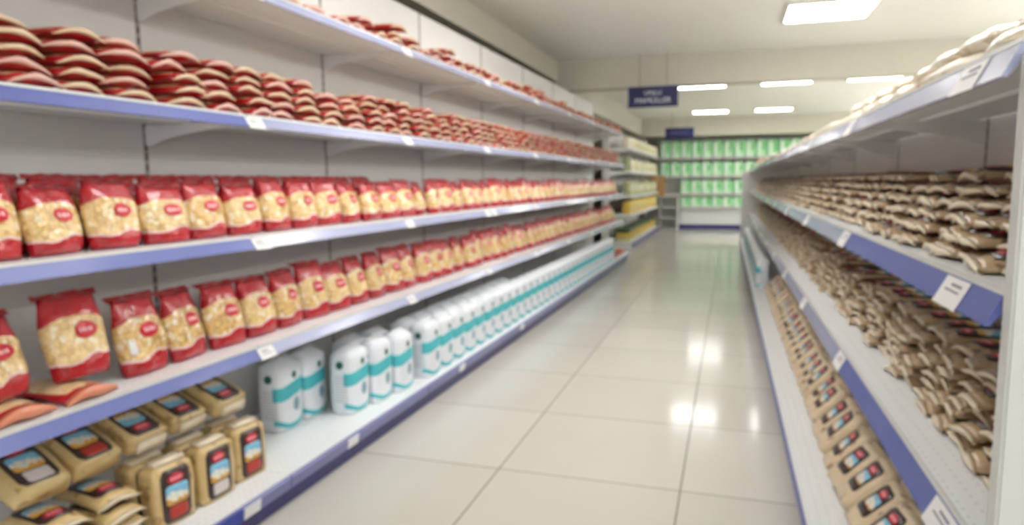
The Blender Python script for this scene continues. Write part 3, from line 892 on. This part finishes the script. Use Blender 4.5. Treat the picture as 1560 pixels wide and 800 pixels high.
for q in range(4):
    root, fr = block_bag(GW, GD, GH, q + 50, M['grain_cream'], 0.06, 0.010, 'grain_bag', 5.0)
    grain_pale.append(Proto('grain_bag', 'grain bag', root, [
        ('label_panel', patch(fr, 0, 0.116, 0.050, 0.062, 'label_panel', M['label_dark'], .0005), 'dark brown label'),
        ('label_picture', patch(fr, .002, 0.108, 0.036, 0.024, 'label_picture', M['pict_blue'], .0019), 'pale blue and white picture'),
        ('brand_oval', patch(fr, 0, 0.150, 0.028, 0.014, 'brand_oval', M['logo_grain'], .0022, 'oval'), 'rose red oval emblem'),
        ('top_fold', MB().box(-GW * .37, GW * .37, -.030, .028, GH - .004, GH + .012).me('top_fold', M['seal_cream'], bevel=.004, smooth=True), 'pale folded top flap')]))
for i, y in enumerate((1.42, 1.60)):
    for k in range(4):
        gl_gold[(i + k) % 3].place(TM(lw(-1.935 + .01 * ((k * 7) % 3), y + .008 * (k % 2), ZD + .001 + .0495 * k), L_ROT, 0, 0, .1 * ((k * 5 % 3) - 1)), f'golden grain bag lying flat on left base deck, {("nearer", "farther")[i]} stack, {layer_words[k]} layer', G_LEFT)

# ------------------------------------------------------------------ cream grain bags on the right island
items = []   # (distance, matrix, proto, label, group)
def pile(z, u0, y0, y1, pitch, layers, word, group, back, tilt):
    i = 0; y = y0
    while y < y1:
        for k in range(layers):
            rnd = random.random
            if k == layers - 1 and rnd() < .3: continue
            u = u0 + .1125 + back * k + .04 * (rnd() - .5)
            m = TM(rw(u, y + .07 * (rnd() - .5), z + .001 + .0345 * k ), R_ROT, 0, .16 * (rnd() - .5), .34 * (rnd() - .5), (1, 1, .9 + .2 * rnd()))
            items.append(((Vector(m.translation) - Vector((0, 0, CAM_H))).length, m, gl_cream[random.randrange(5)], f'cream grain bag, {word}, {ordw(i + 1)} stack from near end, {layer_words[k]} layer', group))
        y += pitch; i += 1
pile(RZ[1], 0.492, 1.44, 13.7, .140, 6, 'right middle shelf', 'grain bags on the right middle shelf', .025, 0)
pile(RZ[2], 0.560, 1.44, 13.7, .140, 6, 'right lower shelf', 'grain bags on the right lower shelf', .012, 0)
pile(ZD, 0.590, 1.80, 7.5, .150, 3, 'right base deck', 'grain bags on the right base deck', .0, 0)
i = 0; y = 1.95
while y < 7.5:
    m = TM(rw(.425, y, ZD + .02 + .02 * random.random()), R_ROT, .78 + .08 * (random.random() - .5), .08 * (random.random() - .5), .24 * (random.random() - .5), (1, 1, .93 + .14 * random.random()))
    items.append((0.0, m, grain_pale[i % 4], f'cream grain bag leaning at right base deck front, {ordw(i + 1)} from near end', 'leaning grain bags on the right base deck'))
    y += .180; i += 1
items.sort(key=lambda q: q[0])
NG = 300 - 21
for d, m, pr, lab, grp in items[:NG]: pr.place(m, lab, grp)
rest = items[NG:]
if rest: stuff('grain_bag_heap', 'mass of cream grain bags at the far end of the right island shelves', 'grain bags', [(q[1], q[2]) for q in rest])
# white and teal sacks on the far part of the right base deck
for i in range(30):
    y = 7.75 + .175 * i
    sacks[i % 4].place(TM(rw(.395, y, ZD + .001), R_ROT, 0, 0, .06 * (random.random() - .5)), f'white and teal flour sack on right base deck, {ordw(i + 1)} from near end', 'flour sacks on the right base deck')

# ------------------------------------------------------------------ pale rice packets on top of the right island
rice = lying_grain(M['rice_cream'], M['seal_cream'], 4, .16, .25, .055, False, 'rice_packet', 'rice packet')
for r in rice:
    r.kids.append(('red_band', MB().box(-.028, .028, -.118, -.085, .012, .049).me('red_band', M['badge_red'], bevel=.006, smooth=True), 'small red printed panel'))
clear = plain('clear_film', rgb(232, 236, 236), 0.2, coat=0.5)
i = 0; y = 1.62
while y < 13.8:
    nl = 2 if y < 3.6 else 1
    for k in range(nl):
        rnd = random.random
        m = TM(rw(.475 + .09 + .05 * k + .02 * (rnd() - .5), y + .04 * (rnd() - .5), RZ[0] + .001 + .054 * k), R_ROT + math.pi / 2, 0, 0, .5 * (rnd() - .5), (1, 1, 1.1))
        rice[random.randrange(4)].place(m, f'pale rice packet atop right island, {ordw(i + 1)} pile from near end, {layer_words[k]} layer', 'rice packets on top of the right island')
    y += .275; i += 1

for i, (yy, w_) in enumerate(((11.2, 'nearer'), (12.6, 'farther'))):
    lying[i].place(TM(rw(.62, yy, RZ[0] + .066), R_ROT, 0, 0, .3), f'red pasta packet atop the far end of the right island, {w_} of two', 'red packets on top of the right island')
# ------------------------------------------------------------------ hanging signs
def hanging_sign(x, y, z0, z1, w, zc, lines, lettermat, label):
    t = thing('hanging_sign', label, 'sign', (x, y, z0), (0, 0, 0), None)
    obj('board', MB().box(-w / 2, w / 2, -.008, .008, 0, z1 - z0).me('board', M['sign_blue'], bevel=.003), t)
    for sx in (-.27, .27):
        obj('wire', MB().cyl((w * sx, 0, z1 - z0 - .002), (w * sx, 0, zc - z0 - .0005), .0035, 8).me('wire', M['wire']), t)
    for txt, cz, size, wid in lines:
        cu = bpy.data.curves.new('text', 'FONT'); cu.body = txt; cu.size = size; cu.align_x = 'CENTER'; cu.align_y = 'CENTER'; cu.extrude = .0015
        to = bpy.data.objects.new('text_tmp', cu); C.objects.link(to)
        dg = bpy.context.evaluated_depsgraph_get(); dg.update()
        me = bpy.data.meshes.new_from_object(to.evaluated_get(dg)); bpy.data.objects.remove(to)
        xs = [v.co.x for v in me.vertices]; k = wid / (max(xs) - min(xs))
        for v in me.vertices: v.co = Vector((v.co.x * k, -.0098 - v.co.z, v.co.y + cz))
        me.materials.clear(); finish(me, [lettermat], False)
        obj('lettering', me, t)
    return t
hanging_sign(-1.015, 9.4, 2.255, 2.525, .65, ZC, [('UNLU', .185, .085, .22), ('MAMÜLLER', .085, .095, .46)], M['sign_letter'], 'navy blue hanging sign with two lines of pale lettering, nearer and larger one')
hanging_sign(-1.20, 17.0, 2.28, 2.53, .66, ZF, [('BAKLIYAT', .125, .085, .40)], M['sign_letter_dim'], 'small dark blue hanging sign far back with one faint line of lettering')

# ------------------------------------------------------------------ far left shelving
FZ = [1.90, 1.47, 1.01, 0.66]
FJ = [13.15 + 1.25 * k for k in range(5)]
far_gondola, FY0 = gondola('far_shelving', 'white shelving with cream and yellow packs beyond the gap on the left', (-2.27, FJ[0], 0), 0, 1, FJ, -2.27, -1.80, -1.76, FZ, 2.3, 0.045, [M['steel_white']] * 4, .09, [])
obj('end_frame', MB().box(-.07, 0.05, -.05, -.002, 0, 2.3).box(0.02, .50, -.05, -.002, 0, .13).me('end_frame', M['steel_white'], bevel=.003), far_gondola, label='white end upright and foot')
kinds = {'cream': lying_grain(M['rice_cream'], M['seal_cream'], 1, .2, .26, .07, False, 'rice_packet', 'rice packet')[0]}
def small_block(name, cat, film, w, d, h, seed, capm):
    root, fr = block_bag(w, d, h, seed, film, .1, .012, name, 4.0)
    return Proto(name, cat, root, [('front_label', patch(fr, 0, h * .5, w * .3, h * .25, 'front_label', capm, .001), None)])
pk_cream = small_block('rice_bag', 'rice bag', M['rice_cream'], .20, .15, .22, 70, M['pale_yellow'])
pk_sage = small_block('bean_bag', 'bean bag', M['green_cream'], .20, .15, .26, 71, M['rice_cream'])
pk_yel = small_block('yellow_bag', 'yellow bag', M['yellow'], .20, .16, .24, 72, M['pale_yellow'])
for j, (z, pr, word) in enumerate(((FZ[0], pk_cream, 'cream rice bag'), (FZ[1], pk_cream, 'cream rice bag'), (FZ[2], pk_sage, 'sage green bag'), (FZ[3], pk_yel, 'yellow bag'))):
    for i in range(22):
        p2 = pr
        wd = word
        if j == 1 and i % 4 == 0: p2, wd = pk_sage, 'sage green bag'
        p2.place(TM(Vector((-1.90, 13.35 + .22 * i, z + .001)), math.radians(90), 0, 0, .1 * (random.random() - .5), (1, 1, 1 + .08 * random.random())), f'{wd} on {("top", "second", "third", "fourth")[j]} far left shelf, {ordw(i + 1)} from near end', f'bags on the far left shelving')
flat = [(M['pale_yellow'], 'pale yellow'), (M['yellow'], 'yellow'), (M['olive'], 'dark green')]
for k, (film, word) in enumerate(flat):
    pr = Proto('flat_packet', 'packet', lying_bag(.21, .30, .085, 80 + k, film, .01), [('end_seal', end_seal(.21, .30, .085, k, M['seal_gold'], .01), None)])
    for i in range(22):
        pr.place(TM(Vector((-1.80 - .17, 13.35 + .22 * i, ZD + .001 + .078 * k)), math.radians(90), 0, 0, .05 * (random.random() - .5)), f'{word} packet lying on far left deck, {("bottom", "middle", "top")[k]} layer, {ordw(i + 1)} from near end', 'packets on the far left base deck')

# ------------------------------------------------------------------ rear shelving with green packs
BZ = [1.885, 1.40, 0.94, 0.585]
BJ = [0, 1.16, 2.32, 3.48, 4.64]
RXL = -1.30
rear, _y = gondola('rear_shelving', 'white shelving full of green packs across the rear wall', (-1.98, 19.5, 0), math.radians(-90), 1, BJ, 0.0, 0.52, 0.60, BZ, 2.4, 0.05, [M['upright']] * 4, .1, [], 99.0, 'kick_navy')
obj('front_panel', MB().box(.44, .455, .68, 4.6, ZD + .001, .545).me('front_panel', M['steel_white']), rear, label='plain white panel under the lowest green packs')
gpack = []
for s in range(3):
    root, fr = block_bag(.255, .16, .42, 90 + s, M['green'], .1, .014, 'green_pack', 4.0)
    gpack.append(Proto('green_pack', 'green pack', root, [('front_patch', patch(fr, .06, .25, .035, .10, 'front_patch', M['green_patch'], .001), 'deeper green print')]))
for j, (z, hs) in enumerate(zip(BZ, (1.08, .88, .86, .68))):
    for i in range(16):
        x = -1.72 + .27 * i
        if j >= 2 and x < -1.2: continue
        gpack[(i + j) % 3].place(TM(Vector((x, 19.10, z + .001)), 0, 0, 0, .05 * (random.random() - .5), (1, 1, hs)), f'green and white pack on {("top", "second", "third", "fourth")[j]} rear shelf, {ordw(i + 1)} from left', 'green packs on the rear shelving')
# low empty white unit and the cardboard box on it
low = thing('low_shelf_unit', 'low empty white shelf unit in the rear left corner under the cardboard box', 'shelf unit', (-1.74, 18.62, 0))
obj('side_panel', MB().box(-.43, -.41, -.24, .24, 0, .86).me('side_panel', M['steel_white']), low)
obj('side_panel', MB().box(.41, .43, -.24, .24, 0, .86).me('side_panel', M['steel_white']), low)
obj('divider', MB().box(-.05, -.02, -.235, .23, .02, .84).me('divider', M['upright']), low, label='grey divider')
obj('back_panel', MB().box(-.41, .41, .22, .235, 0, .86).me('back_panel', M['steel_white']), low)
for z in (.02, .30, .58): obj('shelf', MB().box(-.41, .41, -.235, .22, z, z + .025).me('shelf', M['steel_white']), low)
obj('top', MB().box(-.44, .44, -.25, .25, .86, .885).me('top', M['steel_white'], bevel=.003), low)
cb = thing('cardboard_box', 'brown cardboard box on the low white unit in the rear left corner', 'box', (-1.86, 18.60, .887))
obj('carton', MB().box(-.20, .20, -.17, .17, 0, .53).me('carton', M['card'], bevel=.004), cb)
obj('flap', MB().box(-.20, .20, -.172, -.002, .531, .535).box(-.20, .20, .002, .172, .531, .535).me('flap', M['card']), cb)
obj('tape', MB().box(-.03, .03, -.173, -.1705, .38, .53).box(-.03, .03, -.173, .173, .5355, .537).me('tape', M['tape']), cb)
